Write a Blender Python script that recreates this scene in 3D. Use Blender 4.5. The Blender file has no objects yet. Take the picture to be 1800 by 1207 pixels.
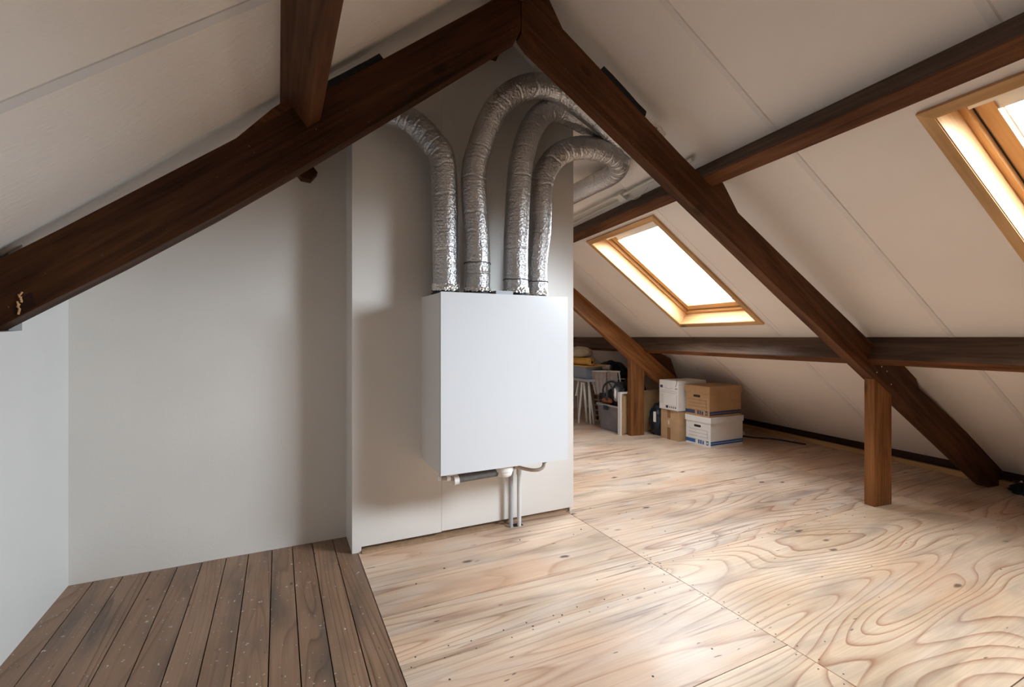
import bpy, bmesh, math, random
from mathutils import Vector, Matrix, noise

# ------------------------------------------------------------------ camera
S = bpy.context.scene
COL = S.collection
FPX, CAMH, HORY = 836.0, 1.2, 592.0
TF = math.atan(410.5 / FPX)            # yaw to the floor / partition frame (= world)
TR = math.atan(295.0 / FPX)            # yaw to the right-hand roof frame
DEL = TF - TR
MR = Matrix.Rotation(-DEL, 4, 'Z')     # roof frame -> world

cd = bpy.data.cameras.new('camera')
cam = bpy.data.objects.new('camera', cd)
COL.objects.link(cam)
cam.location = (0, 0, CAMH)
cam.rotation_euler = (math.pi / 2, 0, -TF)
cd.sensor_width = 36
cd.lens = FPX / 1800 * 36
cd.shift_y = -(603.5 - HORY) / 1800
cd.clip_start = 0.02
S.camera = cam

# ------------------------------------------------------------------ light
S.view_settings.view_transform = 'Standard'
S.view_settings.look = 'None'
S.view_settings.gamma = 1
S.view_settings.use_curve_mapping = False
S.view_settings.exposure = 0.0
SKY = 22.0
GLOW = 3.2
w = bpy.data.worlds.new('overcast')
S.world = w
w.use_nodes = True
nt = w.node_tree
bg = nt.nodes['Background']
tc = nt.nodes.new('ShaderNodeTexCoord')
sx = nt.nodes.new('ShaderNodeSeparateXYZ')
nt.links.new(tc.outputs['Generated'], sx.inputs[0])
rp = nt.nodes.new('ShaderNodeValToRGB')
nt.links.new(sx.outputs['Z'], rp.inputs[0])
rp.color_ramp.elements[0].position = 0.0
rp.color_ramp.elements[0].color = (0.12, 0.12, 0.11, 1)
rp.color_ramp.elements[1].position = 0.06
rp.color_ramp.elements[1].color = (0.83, 0.915, 1.0, 1)
e = rp.color_ramp.elements.new(1.0)
e.color = (0.85, 0.925, 1.0, 1)
# thin cloud with the sun behind it, low on the side the room's shadows point away from
SUN = Vector((0.74, -0.62, 0.26)).normalized()
nv = nt.nodes.new('ShaderNodeVectorMath'); nv.operation = 'NORMALIZE'
dp = nt.nodes.new('ShaderNodeVectorMath'); dp.operation = 'DOT_PRODUCT'; dp.inputs[1].default_value = SUN
nt.links.new(tc.outputs['Generated'], nv.inputs[0]); nt.links.new(nv.outputs[0], dp.inputs[0])
def wm(op, a, b):
    m_ = nt.nodes.new('ShaderNodeMath'); m_.operation = op
    for i, v in enumerate((a, b)):
        if isinstance(v, float): m_.inputs[i].default_value = v
        else: nt.links.new(v, m_.inputs[i])
    return m_.outputs[0]
glow = wm('POWER', wm('MULTIPLY_ADD', dp.outputs['Value'], 0.5), 12.0)
glow.node.inputs[0].links[0].from_node.inputs[2].default_value = 0.5
nt.links.new(wm('ADD', wm('MULTIPLY', glow, SKY * GLOW), SKY), bg.inputs[1])
nt.links.new(rp.outputs[0], bg.inputs[0])
S.cycles.use_denoising = True
S.cycles.max_bounces = 14
S.cycles.diffuse_bounces = 8
S.cycles.transparent_max_bounces = 12
S.cycles.sample_clamp_indirect = 12
S.cycles.caustics_reflective = False

# ------------------------------------------------------------------ helpers
def P(px, py, t):
    """point seen at px,py (1800x1207 frame) at forward distance t"""
    u = (px - 900) / FPX
    v = (HORY - py) / FPX
    c, s = math.cos(TF), math.sin(TF)
    return Vector(((u * c + s) * t, (-u * s + c) * t, CAMH + v * t))

def RW(x, y, z):
    return MR @ Vector((x, y, z))

WM = {}
def tag(o, label=None, cat=None, group=None, kind=None):
    if label: o['label'] = label
    if cat: o['category'] = cat
    if group: o['group'] = group
    if kind: o['kind'] = kind
    return o

def empty(name, loc=(0, 0, 0), rotz=0.0, parent=None, **k):
    o = bpy.data.objects.new(name, None)
    o.empty_display_size = 0.1
    COL.objects.link(o)
    M = Matrix.Translation(loc) @ Matrix.Rotation(rotz, 4, 'Z')
    WM[o.name] = M
    if parent:
        o.parent = parent
        o.matrix_basis = WM[parent.name].inverted() @ M
    else:
        o.matrix_basis = M
    return tag(o, **k)

def obj(name, bm, mat, parent=None, M=None, smooth=False, local=False, **k):
    """bm is in world coordinates (or local ones if local) - stored in the space M"""
    if M is None: M = Matrix.Identity(4)
    if not local: bm.transform(M.inverted())
    bmesh.ops.recalc_face_normals(bm, faces=bm.faces[:])
    me = bpy.data.meshes.new(name)
    bm.to_mesh(me); bm.free()
    for m in (mat if isinstance(mat, (list, tuple)) else [mat]): me.materials.append(m)
    if smooth:
        for p in me.polygons: p.use_smooth = True
    o = bpy.data.objects.new(name, me)
    COL.objects.link(o)
    WM[o.name] = M
    if parent:
        o.parent = parent
        o.matrix_basis = WM[parent.name].inverted() @ M
    else:
        o.matrix_basis = M
    return tag(o, **k)

def box(bm, x0, x1, y0, y1, z0, z1, M=None, mi=0):
    vs = [bm.verts.new((x, y, z)) for x in (x0, x1) for y in (y0, y1) for z in (z0, z1)]
    if M is not None:
        for v in vs: v.co = M @ v.co
    fs = []
    for q in ((0, 1, 3, 2), (4, 6, 7, 5), (0, 4, 5, 1), (2, 3, 7, 6), (0, 2, 6, 4), (1, 5, 7, 3)):
        f = bm.faces.new([vs[i] for i in q]); f.material_index = mi; fs.append(f)
    return vs

def bev(bm, off=0.003, seg=1):
    es = [e for e in bm.edges if len(e.link_faces) == 2 and e.calc_face_angle(0) > 0.5]
    bmesh.ops.bevel(bm, geom=es, offset=off, segments=seg, profile=0.5, affect='EDGES', clamp_overlap=True)

def B(x0, x1, y0, y1, z0, z1, M=None, b=0.0, seg=1):
    bm = bmesh.new(); box(bm, x0, x1, y0, y1, z0, z1, M)
    if b: bev(bm, b, seg)
    return bm

def prism(bm, poly, a0, a1, axis='Y', M=None):
    """polygon in (x,z) extruded along Y (or (y,z) along X, (x,y) along Z)"""
    def mk(p, a):
        v = {'Y': (p[0], a, p[1]), 'X': (a, p[0], p[1]), 'Z': (p[0], p[1], a)}[axis]
        v = Vector(v)
        return bm.verts.new(M @ v if M is not None else v)
    A = [mk(p, a0) for p in poly]; Bv = [mk(p, a1) for p in poly]
    n = len(poly)
    bm.faces.new(A); bm.faces.new(Bv[::-1])
    for i in range(n): bm.faces.new((A[i], Bv[i], Bv[(i + 1) % n], A[(i + 1) % n]))

def catmull(pts, step=0.01):
    pts = [Vector(p) for p in pts]
    q = [pts[0] * 2 - pts[1]] + pts + [pts[-1] * 2 - pts[-2]]
    out = []
    for i in range(1, len(q) - 2):
        p0, p1, p2, p3 = q[i - 1:i + 3]
        n = max(2, int((p2 - p1).length / step))
        for k in range(n):
            t = k / n
            out.append(0.5 * ((2 * p1) + (-p0 + p2) * t + (2 * p0 - 5 * p1 + 4 * p2 - p3) * t * t + (-p0 + 3 * p1 - 3 * p2 + p3) * t ** 3))
    out.append(pts[-1])
    return out

def tube(bm, path, rad, seg=12, caps=True):
    """rad: number or function(s, theta, i)"""
    n = len(path)
    T = [(path[min(i + 1, n - 1)] - path[max(i - 1, 0)]).normalized() for i in range(n)]
    up = Vector((0, 0, 1)) if abs(T[0].z) < 0.9 else Vector((0, 1, 0))
    N = (up - T[0] * up.dot(T[0])).normalized()
    rings = []; s = 0
    for i in range(n):
        if i:
            s += (path[i] - path[i - 1]).length
            N = (N - T[i] * N.dot(T[i])).normalized()
        Bn = T[i].cross(N)
        ring = []
        for k in range(seg):
            th = 2 * math.pi * k / seg
            r = rad(s, th, i) if callable(rad) else rad
            ring.append(bm.verts.new(path[i] + (N * math.cos(th) + Bn * math.sin(th)) * r))
        rings.append(ring)
    for a, b in zip(rings, rings[1:]):
        for k in range(seg):
            bm.faces.new((a[k], a[(k + 1) % seg], b[(k + 1) % seg], b[k]))
    if caps:
        bm.faces.new(rings[0][::-1]); bm.faces.new(rings[-1])

def cyl(bm, c0, c1, r, seg=20):
    tube(bm, [Vector(c0), Vector(c0).lerp(Vector(c1), 0.5), Vector(c1)], r, seg)

def lathe(bm, c, prof, seg=28):
    rings = []
    for r, z in prof:
        rings.append([bm.verts.new((c[0] + r * math.cos(2 * math.pi * k / seg), c[1] + r * math.sin(2 * math.pi * k / seg), c[2] + z)) for k in range(seg)])
    for a, b in zip(rings, rings[1:]):
        for k in range(seg): bm.faces.new((a[k], a[(k + 1) % seg], b[(k + 1) % seg], b[k]))
    bm.faces.new(rings[0][::-1]); bm.faces.new(rings[-1])

# ------------------------------------------------------------------ materials
class NT:
    def __init__(s, name):
        s.m = bpy.data.materials.new(name); s.m.use_nodes = True
        s.t = s.m.node_tree; s.b = s.t.nodes['Principled BSDF']
        s.out = s.t.nodes['Material Output']
    def n(s, typ, **kw):
        nd = s.t.nodes.new('ShaderNode' + typ)
        for k, v in kw.items():
            if isinstance(k, str) and k.startswith('i_'):
                nd.inputs[k[2:].replace('_', ' ')].default_value = v
            else: setattr(nd, k, v)
        return nd
    def l(s, a, b): s.t.links.new(a, b)
    def math(s, op, a, b=None, c=None, clamp=False):
        nd = s.n('Math', operation=op); nd.use_clamp = clamp
        for i, v in enumerate((a, b, c)):
            if v is None: continue
            if isinstance(v, (int, float)): nd.inputs[i].default_value = v
            else: s.l(v, nd.inputs[i])
        return nd.outputs[0]
    def coords(s, scale=(1, 1, 1), rnd=True, kind='Object'):
        tcn = s.n('TexCoord'); mp = s.n('Mapping'); mp.inputs['Scale'].default_value = scale
        v = tcn.outputs[kind]
        if rnd:
            oi = s.n('ObjectInfo'); va = s.n('VectorMath', operation='MULTIPLY_ADD')
            s.l(oi.outputs['Random'], va.inputs[0]); va.inputs[1].default_value = (37.0, 23.0, 11.0); s.l(v, va.inputs[2])
            v = va.outputs[0]
        s.l(v, mp.inputs['Vector'])
        return mp.outputs[0]
    def noise(s, vec, scale, detail=3, rough=0.5, dist=0.0):
        nd = s.n('TexNoise'); s.l(vec, nd.inputs['Vector'])
        nd.inputs['Scale'].default_value = scale; nd.inputs['Detail'].default_value = detail
        nd.inputs['Roughness'].default_value = rough; nd.inputs['Distortion'].default_value = dist
        return nd.outputs['Fac']
    def ramp(s, fac, stops):
        nd = s.n('ValToRGB'); s.l(fac, nd.inputs[0]); cr = nd.color_ramp
        while len(cr.elements) < len(stops): cr.elements.new(0.5)
        for e_, (p, c) in zip(cr.elements, stops):
            e_.position = p
            e_.color = (c, c, c, 1) if isinstance(c, (int, float)) else (*c, 1)
        return nd.outputs[0]
    def mix(s, fac, a, b, mode='MIX'):
        nd = s.n('Mix', data_type='RGBA', blend_type=mode)
        for i, v in ((0, fac), (6, a), (7, b)):
            if isinstance(v, (int, float)): nd.inputs[i].default_value = v
            elif isinstance(v, tuple): nd.inputs[i].default_value = (*v, 1)
            else: s.l(v, nd.inputs[i])
        return nd.outputs[2]
    def bump(s, h, strength=0.2, dist=0.01):
        nd = s.n('Bump'); nd.inputs['Strength'].default_value = strength; nd.inputs['Distance'].default_value = dist
        s.l(h, nd.inputs['Height']); s.l(nd.outputs[0], s.b.inputs['Normal'])
    def col(s, c):
        if isinstance(c, tuple): s.b.inputs['Base Color'].default_value = (*c, 1)
        else: s.l(c, s.b.inputs['Base Color'])
    def rough(s, r):
        if isinstance(r, (int, float)): s.b.inputs['Roughness'].default_value = r
        else: s.l(r, s.b.inputs['Roughness'])

def plain(name, c, r=0.5, metal=0.0, var=0.0, scale=8, bump=0.0):
    n = NT(name)
    if var or bump:
        v = n.coords(rnd=True); f = n.noise(v, scale, 4)
        if var:
            k = n.ramp(f, [(0.3, 1 - var), (0.7, 1.0)])
            n.col(n.mix(1.0, c, k, 'MULTIPLY'))
        else: n.col(c)
        if bump: n.bump(f, bump, 0.01)
    else: n.col(c)
    n.rough(r); n.b.inputs['Metallic'].default_value = metal
    return n.m

def beam_wood(name, dark, light, rough=0.5):
    n = NT(name)
    v = n.coords((1, 1, 1)); vs = n.coords((0.9, 9, 9)); vf = n.coords((2.5, 60, 60))
    g = n.noise(vs, 1.6, 4, 0.6, 0.6); f = n.noise(vf, 1.0, 3, 0.6); big = n.noise(v, 1.3, 2)
    k = n.math('ADD', n.math('MULTIPLY', g, 0.6), n.math('MULTIPLY', f, 0.4))
    c = n.ramp(k, [(0.33, dark), (0.66, light)])
    c = n.mix(1.0, c, n.ramp(big, [(0.3, 0.72), (0.7, 1.15)]), 'MULTIPLY')
    vo = n.n('TexVoronoi'); vo.inputs['Scale'].default_value = 2.2
    n.l(n.coords((0.8, 1.6, 1.6)), vo.inputs['Vector'])
    kn = n.ramp(vo.outputs['Distance'], [(0.035, 0.0), (0.11, 1.0)])
    c = n.mix(kn, tuple(x * 0.35 for x in dark), c)
    sp = n.noise(v, 90, 2); spk = n.ramp(sp, [(0.765, 0.0), (0.785, 1.0)])
    c = n.mix(n.math('MULTIPLY', spk, 0.45), c, (0.45, 0.38, 0.3))
    n.col(c); n.rough(n.ramp(g, [(0.3, rough + .08), (0.7, rough - .06)]))
    n.b.inputs['Specular IOR Level'].default_value = 0.12
    n.bump(k, 0.35, 0.004)
    return n.m

def floor_wood(name, base, ring, rings=14, gx=0.45, gy=2.6, stain=0.5, specks=0.0, rough=0.42, knot=0.8, lin=0.0, dash=0.0, ks=1.0, spt=0.715, blush=0.0, worn=(0.55, 0.53, 0.52), wornk=0.3):
    n = NT(name)
    v = n.coords((1, 1, 1)); vr = n.coords((gx, gy, 1.0)); vf = n.coords((3, 110, 10))
    h = n.noise(vr, 1.0, 1.6, 0.45, 0.25)
    wob = n.noise(n.coords((2.0, 14, 1)), 1.0, 3)
    sepn = n.n('SeparateXYZ'); n.l(v, sepn.inputs[0])
    hh = n.math('ADD', n.math('MULTIPLY', h, float(rings)), n.math('MULTIPLY', wob, 0.35))
    if lin: hh = n.math('ADD', hh, n.math('MULTIPLY', sepn.outputs['Y'], lin))
    fr = n.math('FRACT', hh)
    line = n.ramp(fr, [(0.0, 0.0), (0.62, 0.02), (0.84, 0.55), (0.92, 1.0), (1.0, 0.0)])
    amp = n.ramp(n.noise(n.coords((0.8, 1.6, 1)), 1.1, 2), [(0.35, 0.25), (0.62, 1.0)])
    line = n.math('MULTIPLY', line, amp)
    fib = n.noise(vf, 1.0, 3, 0.6)
    c = n.mix(n.math('MULTIPLY', line, 0.85), base, ring)
    c = n.mix(1.0, c, n.ramp(fib, [(0.3, 0.86), (0.7, 1.06)]), 'MULTIPLY')
    # large tonal drift
    big = n.noise(n.coords((0.9, 1.7, 1)), 1.5, 3)
    c = n.mix(1.0, c, n.ramp(big, [(0.3, (0.78, 0.72, 0.66)), (0.65, (1.08, 1.06, 1.04))]), 'MULTIPLY')
    # scuffed, bleached patches
    sc = n.noise(n.coords((1.0, 4.5, 1)), 2.0, 3, 0.5)
    c = n.mix(n.math('MULTIPLY', n.ramp(sc, [(0.42, 0.0), (0.78, 1.0)]), wornk), c, worn)
    # dark stains
    st = n.noise(n.coords((1.0, 4.2, 1)), 1.8, 4, 0.5)
    c = n.mix(n.math('MULTIPLY', n.ramp(st, [(0.50, 0.0), (0.80, 1.0)]), stain), c, (0.10, 0.075, 0.06))
    if dash:
        da = n.noise(n.coords((1.6, 60, 1)), 1.0, 1, 0.4)
        dm = n.noise(n.coords((1.0, 1.6, 1)), 2.4, 2)
        c = n.mix(n.math('MULTIPLY', n.math('MULTIPLY', n.ramp(da, [(0.60, 0.0), (0.74, 1.0)]), n.ramp(dm, [(0.40, 0.0), (0.55, 1.0)])), dash), c, (0.20, 0.10, 0.065))
    warm = n.noise(n.coords((1.0, 2.0, 1)), 1.3, 3)
    c = n.mix(n.math('MULTIPLY', n.ramp(warm, [(0.50, 0.0), (0.72, 1.0)]), blush), c, (0.62, 0.34, 0.19))
    # knots and gouges
    for (sxx, syy, scl, lo, hi, kk) in ((1.0, 2.2, 2.6 * ks, 0.05, 0.10, knot), (0.7, 3.0, 6.0 * ks, 0.045, 0.075, knot * 0.9)):
        vo = n.n('TexVoronoi'); vo.inputs['Scale'].default_value = scl
        wv = n.n('VectorMath', operation='ADD'); nz = n.n('TexNoise'); nz.inputs['Scale'].default_value = 14
        n.l(v, nz.inputs['Vector']); sc_ = n.n('VectorMath', operation='SCALE'); sc_.inputs['Scale'].default_value = 0.06
        n.l(nz.outputs['Color'], sc_.inputs[0]); n.l(n.coords((sxx, syy, 1)), wv.inputs[0]); n.l(sc_.outputs[0], wv.inputs[1])
        n.l(wv.outputs[0], vo.inputs['Vector'])
        kn = n.ramp(vo.outputs['Distance'], [(lo, 1.0), (hi, 0.0)])
        c = n.mix(n.math('MULTIPLY', kn, kk), c, (0.09, 0.05, 0.035))
    if specks:
        sp = n.ramp(n.noise(v, 46, 3, 0.7), [(spt, 0.0), (spt + 0.02, 1.0)])
        c = n.mix(n.math('MULTIPLY', sp, specks), c, (0.62, 0.6, 0.56))
    n.col(c)
    rr = n.ramp(n.noise(v, 3.0, 4), [(0.3, rough - 0.07), (0.7, rough + 0.09)])
    n.rough(rr)
    n.b.inputs['Specular IOR Level'].default_value = 0.5
    n.bump(n.math('ADD', n.math('MULTIPLY', fib, 0.5), n.math('MULTIPLY', line, -0.3)), 0.22, 0.003)
    return n.m

def paint(name, c, rough=0.55, tex=0.10, marks=0.0, scale=60, sgrain=None):
    n = NT(name)
    v = n.coords((1, 1, 1), rnd=False)
    big = n.noise(v, 1.2, 3)
    cc = n.mix(1.0, c, n.ramp(big, [(0.3, 0.94), (0.7, 1.03)]), 'MULTIPLY')
    if marks:
        mk = n.ramp(n.noise(n.coords((1, 1, 1.0), rnd=False), 11, 5, 0.7), [(0.70, 0.0), (0.76, 1.0)])
        cc = n.mix(n.math('MULTIPLY', mk, marks), cc, (0.22, 0.2, 0.19))
    n.col(cc); n.rough(rough)
    vt = n.coords(sgrain or (1, 1, 1), rnd=False)
    n.bump(n.noise(vt, scale, 3), tex, 0.01)
    return n.m

def foil(name, c, rough=0.34, wr=0.5, metal=0.9):
    n = NT(name)
    v = n.coords((1, 1, 1))
    a = n.noise(v, 85, 3, 0.6); b_ = n.noise(n.coords((1, 1, 0.35)), 30, 3, 0.6)
    vo = n.n('TexVoronoi'); vo.inputs['Scale'].default_value = 75; n.l(v, vo.inputs['Vector'])
    wr_ = n.noise(n.coords((9, 9, 60)), 1.0, 4, 0.65)
    h = n.math('ADD', n.math('ADD', n.math('MULTIPLY', a, 0.6), n.math('ADD', b_, wr_)), n.math('MULTIPLY', vo.outputs['Distance'], 0.6))
    big = n.noise(v, 7, 2)
    n.col(n.mix(1.0, c, n.ramp(big, [(0.3, 0.82), (0.7, 1.05)]), 'MULTIPLY'))
    n.rough(rough); n.b.inputs['Metallic'].default_value = metal
    n.bump(h, wr, 0.006)
    return n.m

M = {}
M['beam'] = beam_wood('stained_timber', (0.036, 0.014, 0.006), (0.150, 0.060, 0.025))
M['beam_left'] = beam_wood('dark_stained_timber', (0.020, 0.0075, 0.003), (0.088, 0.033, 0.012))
M['purlin'] = beam_wood('purlin_timber', (0.055, 0.020, 0.009), (0.20, 0.078, 0.030))
M['purlin_grey'] = beam_wood('grey_purlin_side', (0.045, 0.027, 0.019), (0.13, 0.082, 0.058))
M['post'] = beam_wood('post_timber', (0.13, 0.050, 0.017), (0.34, 0.145, 0.05))
M['plate'] = beam_wood('dark_plate', (0.022, 0.010, 0.008), (0.05, 0.022, 0.015))
M['batten'] = beam_wood('pine_batten', (0.42, 0.24, 0.10), (0.62, 0.38, 0.18))
M['pine'] = beam_wood('varnished_pine', (0.55, 0.30, 0.125), (0.72, 0.45, 0.22), 0.36)
M['roof'] = paint('painted_roof_panel', (0.87, 0.80, 0.735), 0.6, 0.08, 0.16)
M['roof_left'] = paint('textured_roof_panel', (0.85, 0.80, 0.75), 0.6, 0.35, 0.0, 28, (0.6, 1.6, 1))
M['strip'] = plain('joint_tape', (0.80, 0.745, 0.70), 0.5, var=0.05)
M['wall'] = paint('painted_board_wall', (0.71, 0.68, 0.64), 0.5, 0.05, 0.25, 90)
M['wall_white'] = paint('white_knee_wall', (0.70, 0.71, 0.70), 0.55, 0.05, 0.2, 90)
M['panelboard'] = paint('melamine_board', (0.74, 0.715, 0.68), 0.32, 0.02, 0.06, 60)
M['raw'] = plain('raw_board_edge', (0.42, 0.27, 0.16), 0.7, var=0.35, scale=20)
M['sub'] = plain('subfloor_dark', (0.02, 0.013, 0.009), 0.9)
M['ply'] = floor_wood('sanded_plywood', (0.72, 0.55, 0.39), (0.33, 0.13, 0.06), 34, 0.40, 1.7, 0.45, 0.0, 0.36, 0.8, 0.0, 0.3, 1.0, blush=0.35)
M['ply2'] = floor_wood('worn_plywood', (0.70, 0.535, 0.40), (0.30, 0.13, 0.07), 22, 0.26, 2.4, 0.55, 0.0, 0.37, 0.95, 0.0, 0.75, 1.0, blush=0.5, wornk=0.4)
M['plank'] = floor_wood('old_pine_plank', (0.285, 0.175, 0.11), (0.075, 0.036, 0.02), 15, 0.38, 4.6, 1.0, 0.9, 0.48, 0.95, 18.0, 0.7, ks=1.7, spt=0.675, wornk=0.12, worn=(0.38, 0.32, 0.28))
M['duct'] = foil('insulated_foil_duct', (0.58, 0.575, 0.585), 0.36, 0.75)
M['tape'] = foil('crumpled_foil_tape', (0.86, 0.84, 0.82), 0.22, 0.9, 1.0)
M['black'] = plain('black_rubber', (0.012, 0.012, 0.013), 0.55)
M['felt'] = plain('black_felt', (0.010, 0.012, 0.012), 0.9, var=0.5, scale=60, bump=0.6)
M['unit'] = plain('white_powder_coat', (0.66, 0.675, 0.70), 0.28)
M['unit_side'] = plain('white_casing', (0.80, 0.80, 0.80), 0.35)
M['white_plastic'] = plain('white_plastic', (0.82, 0.81, 0.79), 0.35)
M['grey_pvc'] = plain('grey_pvc', (0.40, 0.42, 0.44), 0.4)
M['light_pvc'] = plain('light_grey_pvc', (0.68, 0.68, 0.67), 0.4)
M['taupe'] = plain('taupe_plastic', (0.42, 0.36, 0.31), 0.45)
M['foam_tube'] = plain('grey_foam_sleeve', (0.16, 0.155, 0.15), 0.8, var=0.3, scale=40)
M['brass'] = plain('dull_brass', (0.30, 0.22, 0.14), 0.4, 0.7)
M['conduit'] = plain('cream_conduit', (0.66, 0.62, 0.54), 0.45)
M['blind'] = plain('white_blind_cassette', (0.74, 0.72, 0.69), 0.4)
M['rubber_seal'] = plain('dark_seal', (0.03, 0.028, 0.027), 0.7)
M['outer'] = plain('roof_flashing', (0.12, 0.12, 0.125), 0.5)
def glassmat():
    n = NT('window_glass'); t = n.t
    tr = n.n('BsdfTransparent'); gl = n.n('BsdfGlossy'); gl.inputs['Roughness'].default_value = 0.02
    fr = n.n('Fresnel'); fr.inputs[0].default_value = 1.45; mx = n.n('MixShader')
    tr.inputs[0].default_value = (0.97, 0.98, 0.98, 1)
    ge = n.n('NewGeometry'); n.l(n.math('SUBTRACT', 1.45, n.math('MULTIPLY', ge.outputs['Backfacing'], 0.7603)), fr.inputs[0])
    n.l(fr.outputs[0], mx.inputs[0]); n.l(tr.outputs[0], mx.inputs[1]); n.l(gl.outputs[0], mx.inputs[2])
    n.l(mx.outputs[0], n.out.inputs[0]); return n.m
M['glass'] = glassmat()

# ------------------------------------------------------------------ roof planes
RA, RM = 3.84, 0.74                      # right roof (roof frame): z = RA - RM*x
LA, LM = 2.275, 0.78                     # left roof (world frame): z = LA + LM*x
CR = 1 / math.sqrt(1 + RM * RM)
# local roof matrix: X = down the slope, Y = along the house, Z = outwards (up)
tX = Vector((1, 0, -RM)).normalized(); tY = Vector((0, 1, 0)); tZ = tX.cross(tY)
ROOF = MR @ Matrix(((tX.x, tY.x, tZ.x, 0), (tX.y, tY.y, tZ.y, 0), (tX.z, tY.z, tZ.z, RA), (0, 0, 0, 1)))
def sx_(x): return x / CR                # roof-frame x -> slope coordinate
lX = Vector((1, 0, LM)).normalized(); lZ = lX.cross(tY)
ROOFL = Matrix(((lX.x, 0, lZ.x, 0), (lX.y, 1, lZ.y, 0), (lX.z, 0, lZ.z, LA), (0, 0, 0, 1)))
CL = 1 / math.sqrt(1 + LM * LM)
def zR(X, Y):                            # right roof height at a world point
    return RA - RM * (math.cos(DEL) * X - math.sin(DEL) * Y)
def zL(X): return LA + LM * X

# ------------------------------------------------------------------ floor
floor = empty('floor', kind='structure')
obj('subfloor', B(-1.1, 7.2, -2.8, 8.6, -0.10, -0.035), M['sub'], floor)
random.seed(4)
def sheet(x0, x1, y0, y1, mat, along='X', name='plywood_sheet', gap=0.0018):
    bm = bmesh.new()
    hz = random.uniform(-0.0009, 0.0006)
    if along == 'X':
        Ms = Matrix.Translation((x0, y0, 0))
        box(bm, gap, x1 - x0 - gap, gap, y1 - y0 - gap, -0.034, hz)
    else:
        Ms = Matrix.Translation((x1, y0, 0)) @ Matrix.Rotation(math.pi / 2, 4, 'Z')
        box(bm, gap, y1 - y0 - gap, gap, x1 - x0 - gap, -0.034, hz)
    bev(bm, 0.0012)
    obj(name, bm, mat, floor, Ms, local=True)
xs = [-1.035, -0.925, -0.815, -0.699, -0.587, -0.473, -0.364, -0.253, -0.148, -0.032, 0.071, 0.176, 0.287, 0.396]
for a, b_ in zip(xs, xs[1:]):
    sheet(a, b_, -2.7, 3.05, M['plank'], 'Y', 'floorboard', 0.0022)
sheet(0.396, 1.78, 2.072, 2.85, M['ply2']); sheet(0.396, 1.78, 1.737, 2.07, M['ply2'])
sheet(0.396, 1.78, 1.19, 1.737, M['ply2']); sheet(0.396, 1.78, -0.03, 1.19, M['ply'])
sheet(0.396, 1.78, -2.7, -0.03, M['ply'])
sheet(1.78, 4.22, 0.71, 1.93, M['ply']); sheet(1.78, 4.22, -0.51, 0.71, M['ply']); sheet(1.78, 4.22, -2.7, -0.51, M['ply'])
sheet(1.78, 4.22, 1.93, 1.995, M['ply2']); sheet(1.78, 4.22, 1.995, 2.78, M['ply2'])
sheet(0.396, 4.10, 2.85, 2.86, M['ply2'])if False else None
sheet(1.78, 4.22, 2.78, 3.42, M['ply2']); sheet(1.78, 4.22, 3.42, 4.64, M['ply2'])
sheet(1.78, 4.22, 4.64, 5.86, M['ply2']); sheet(1.78, 4.22, 5.86, 8.4, M['ply2'])
sheet(-1.1, 1.78, 3.05, 8.4, M['ply2']); sheet(0.396, 1.78, 2.85, 3.05, M['ply2'])
y = -2.7
while y < 8.3:
    sheet(4.22, 7.1, y, y + 0.185, M['ply2'], name='floorboard'); y += 0.185
# nail and screw heads along the joints
bm = bmesh.new()
def nail(x, y, r=0.0032):
    lathe(bm, (x, y, -0.001), [(r, 0), (r, 0.0016)], 8)
random.seed(11)
for i in range(14):
    yy = 0.8 + i * 0.085
    nail(1.755 + random.uniform(-.006, .006), yy); nail(1.805 + random.uniform(-.006, .006), yy + .03)
for i in range(14): nail(1.80 + random.uniform(-.02, .02), 1.93 + random.uniform(-0.1, 0.12), 0.003)
for i in range(11):
    for yy in (1.71, 1.765): nail(0.45 + i * 0.125 + random.uniform(-.02, .02), yy + random.uniform(-.008, .008))
for i in range(40): nail(random.uniform(0.5, 3.9), random.uniform(0.9, 3.2), random.uniform(0.003, 0.005))
for i in range(16):
    nail(1.9 + i * 0.14, 1.90 + random.uniform(-.01, .01)); nail(1.9 + i * 0.14 + .05, 2.03 + random.uniform(-.01, .01))
obj('nail_heads', bm, M['rubber_seal'], floor, kind='stuff')

# ------------------------------------------------------------------ ceilings
TH = 0.07
def panel(parent, ML, s0, s1, y0, y1, mat, hole=None, gap=0.0015):
    bm = bmesh.new()
    if hole:
        a0, a1, b0, b1 = hole
        box(bm, s0, a0, y0 + gap, y1 - gap, 0, TH); box(bm, a1, s1, y0 + gap, y1 - gap, 0, TH)
        box(bm, a0, a1, y0 + gap, b0, 0, TH); box(bm, a0, a1, b1, y1 - gap, 0, TH)
    else:
        box(bm, s0, s1, y0 + gap, y1 - gap, 0, TH)
    obj('roof_panel', bm, mat, parent, ML, local=True)

ceil_r = empty('ceiling', loc=(0, 0, 0), kind='structure')
S_TOP, S_MID, S_BOT = sx_(0.72), sx_(2.16), sx_(5.32)
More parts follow.
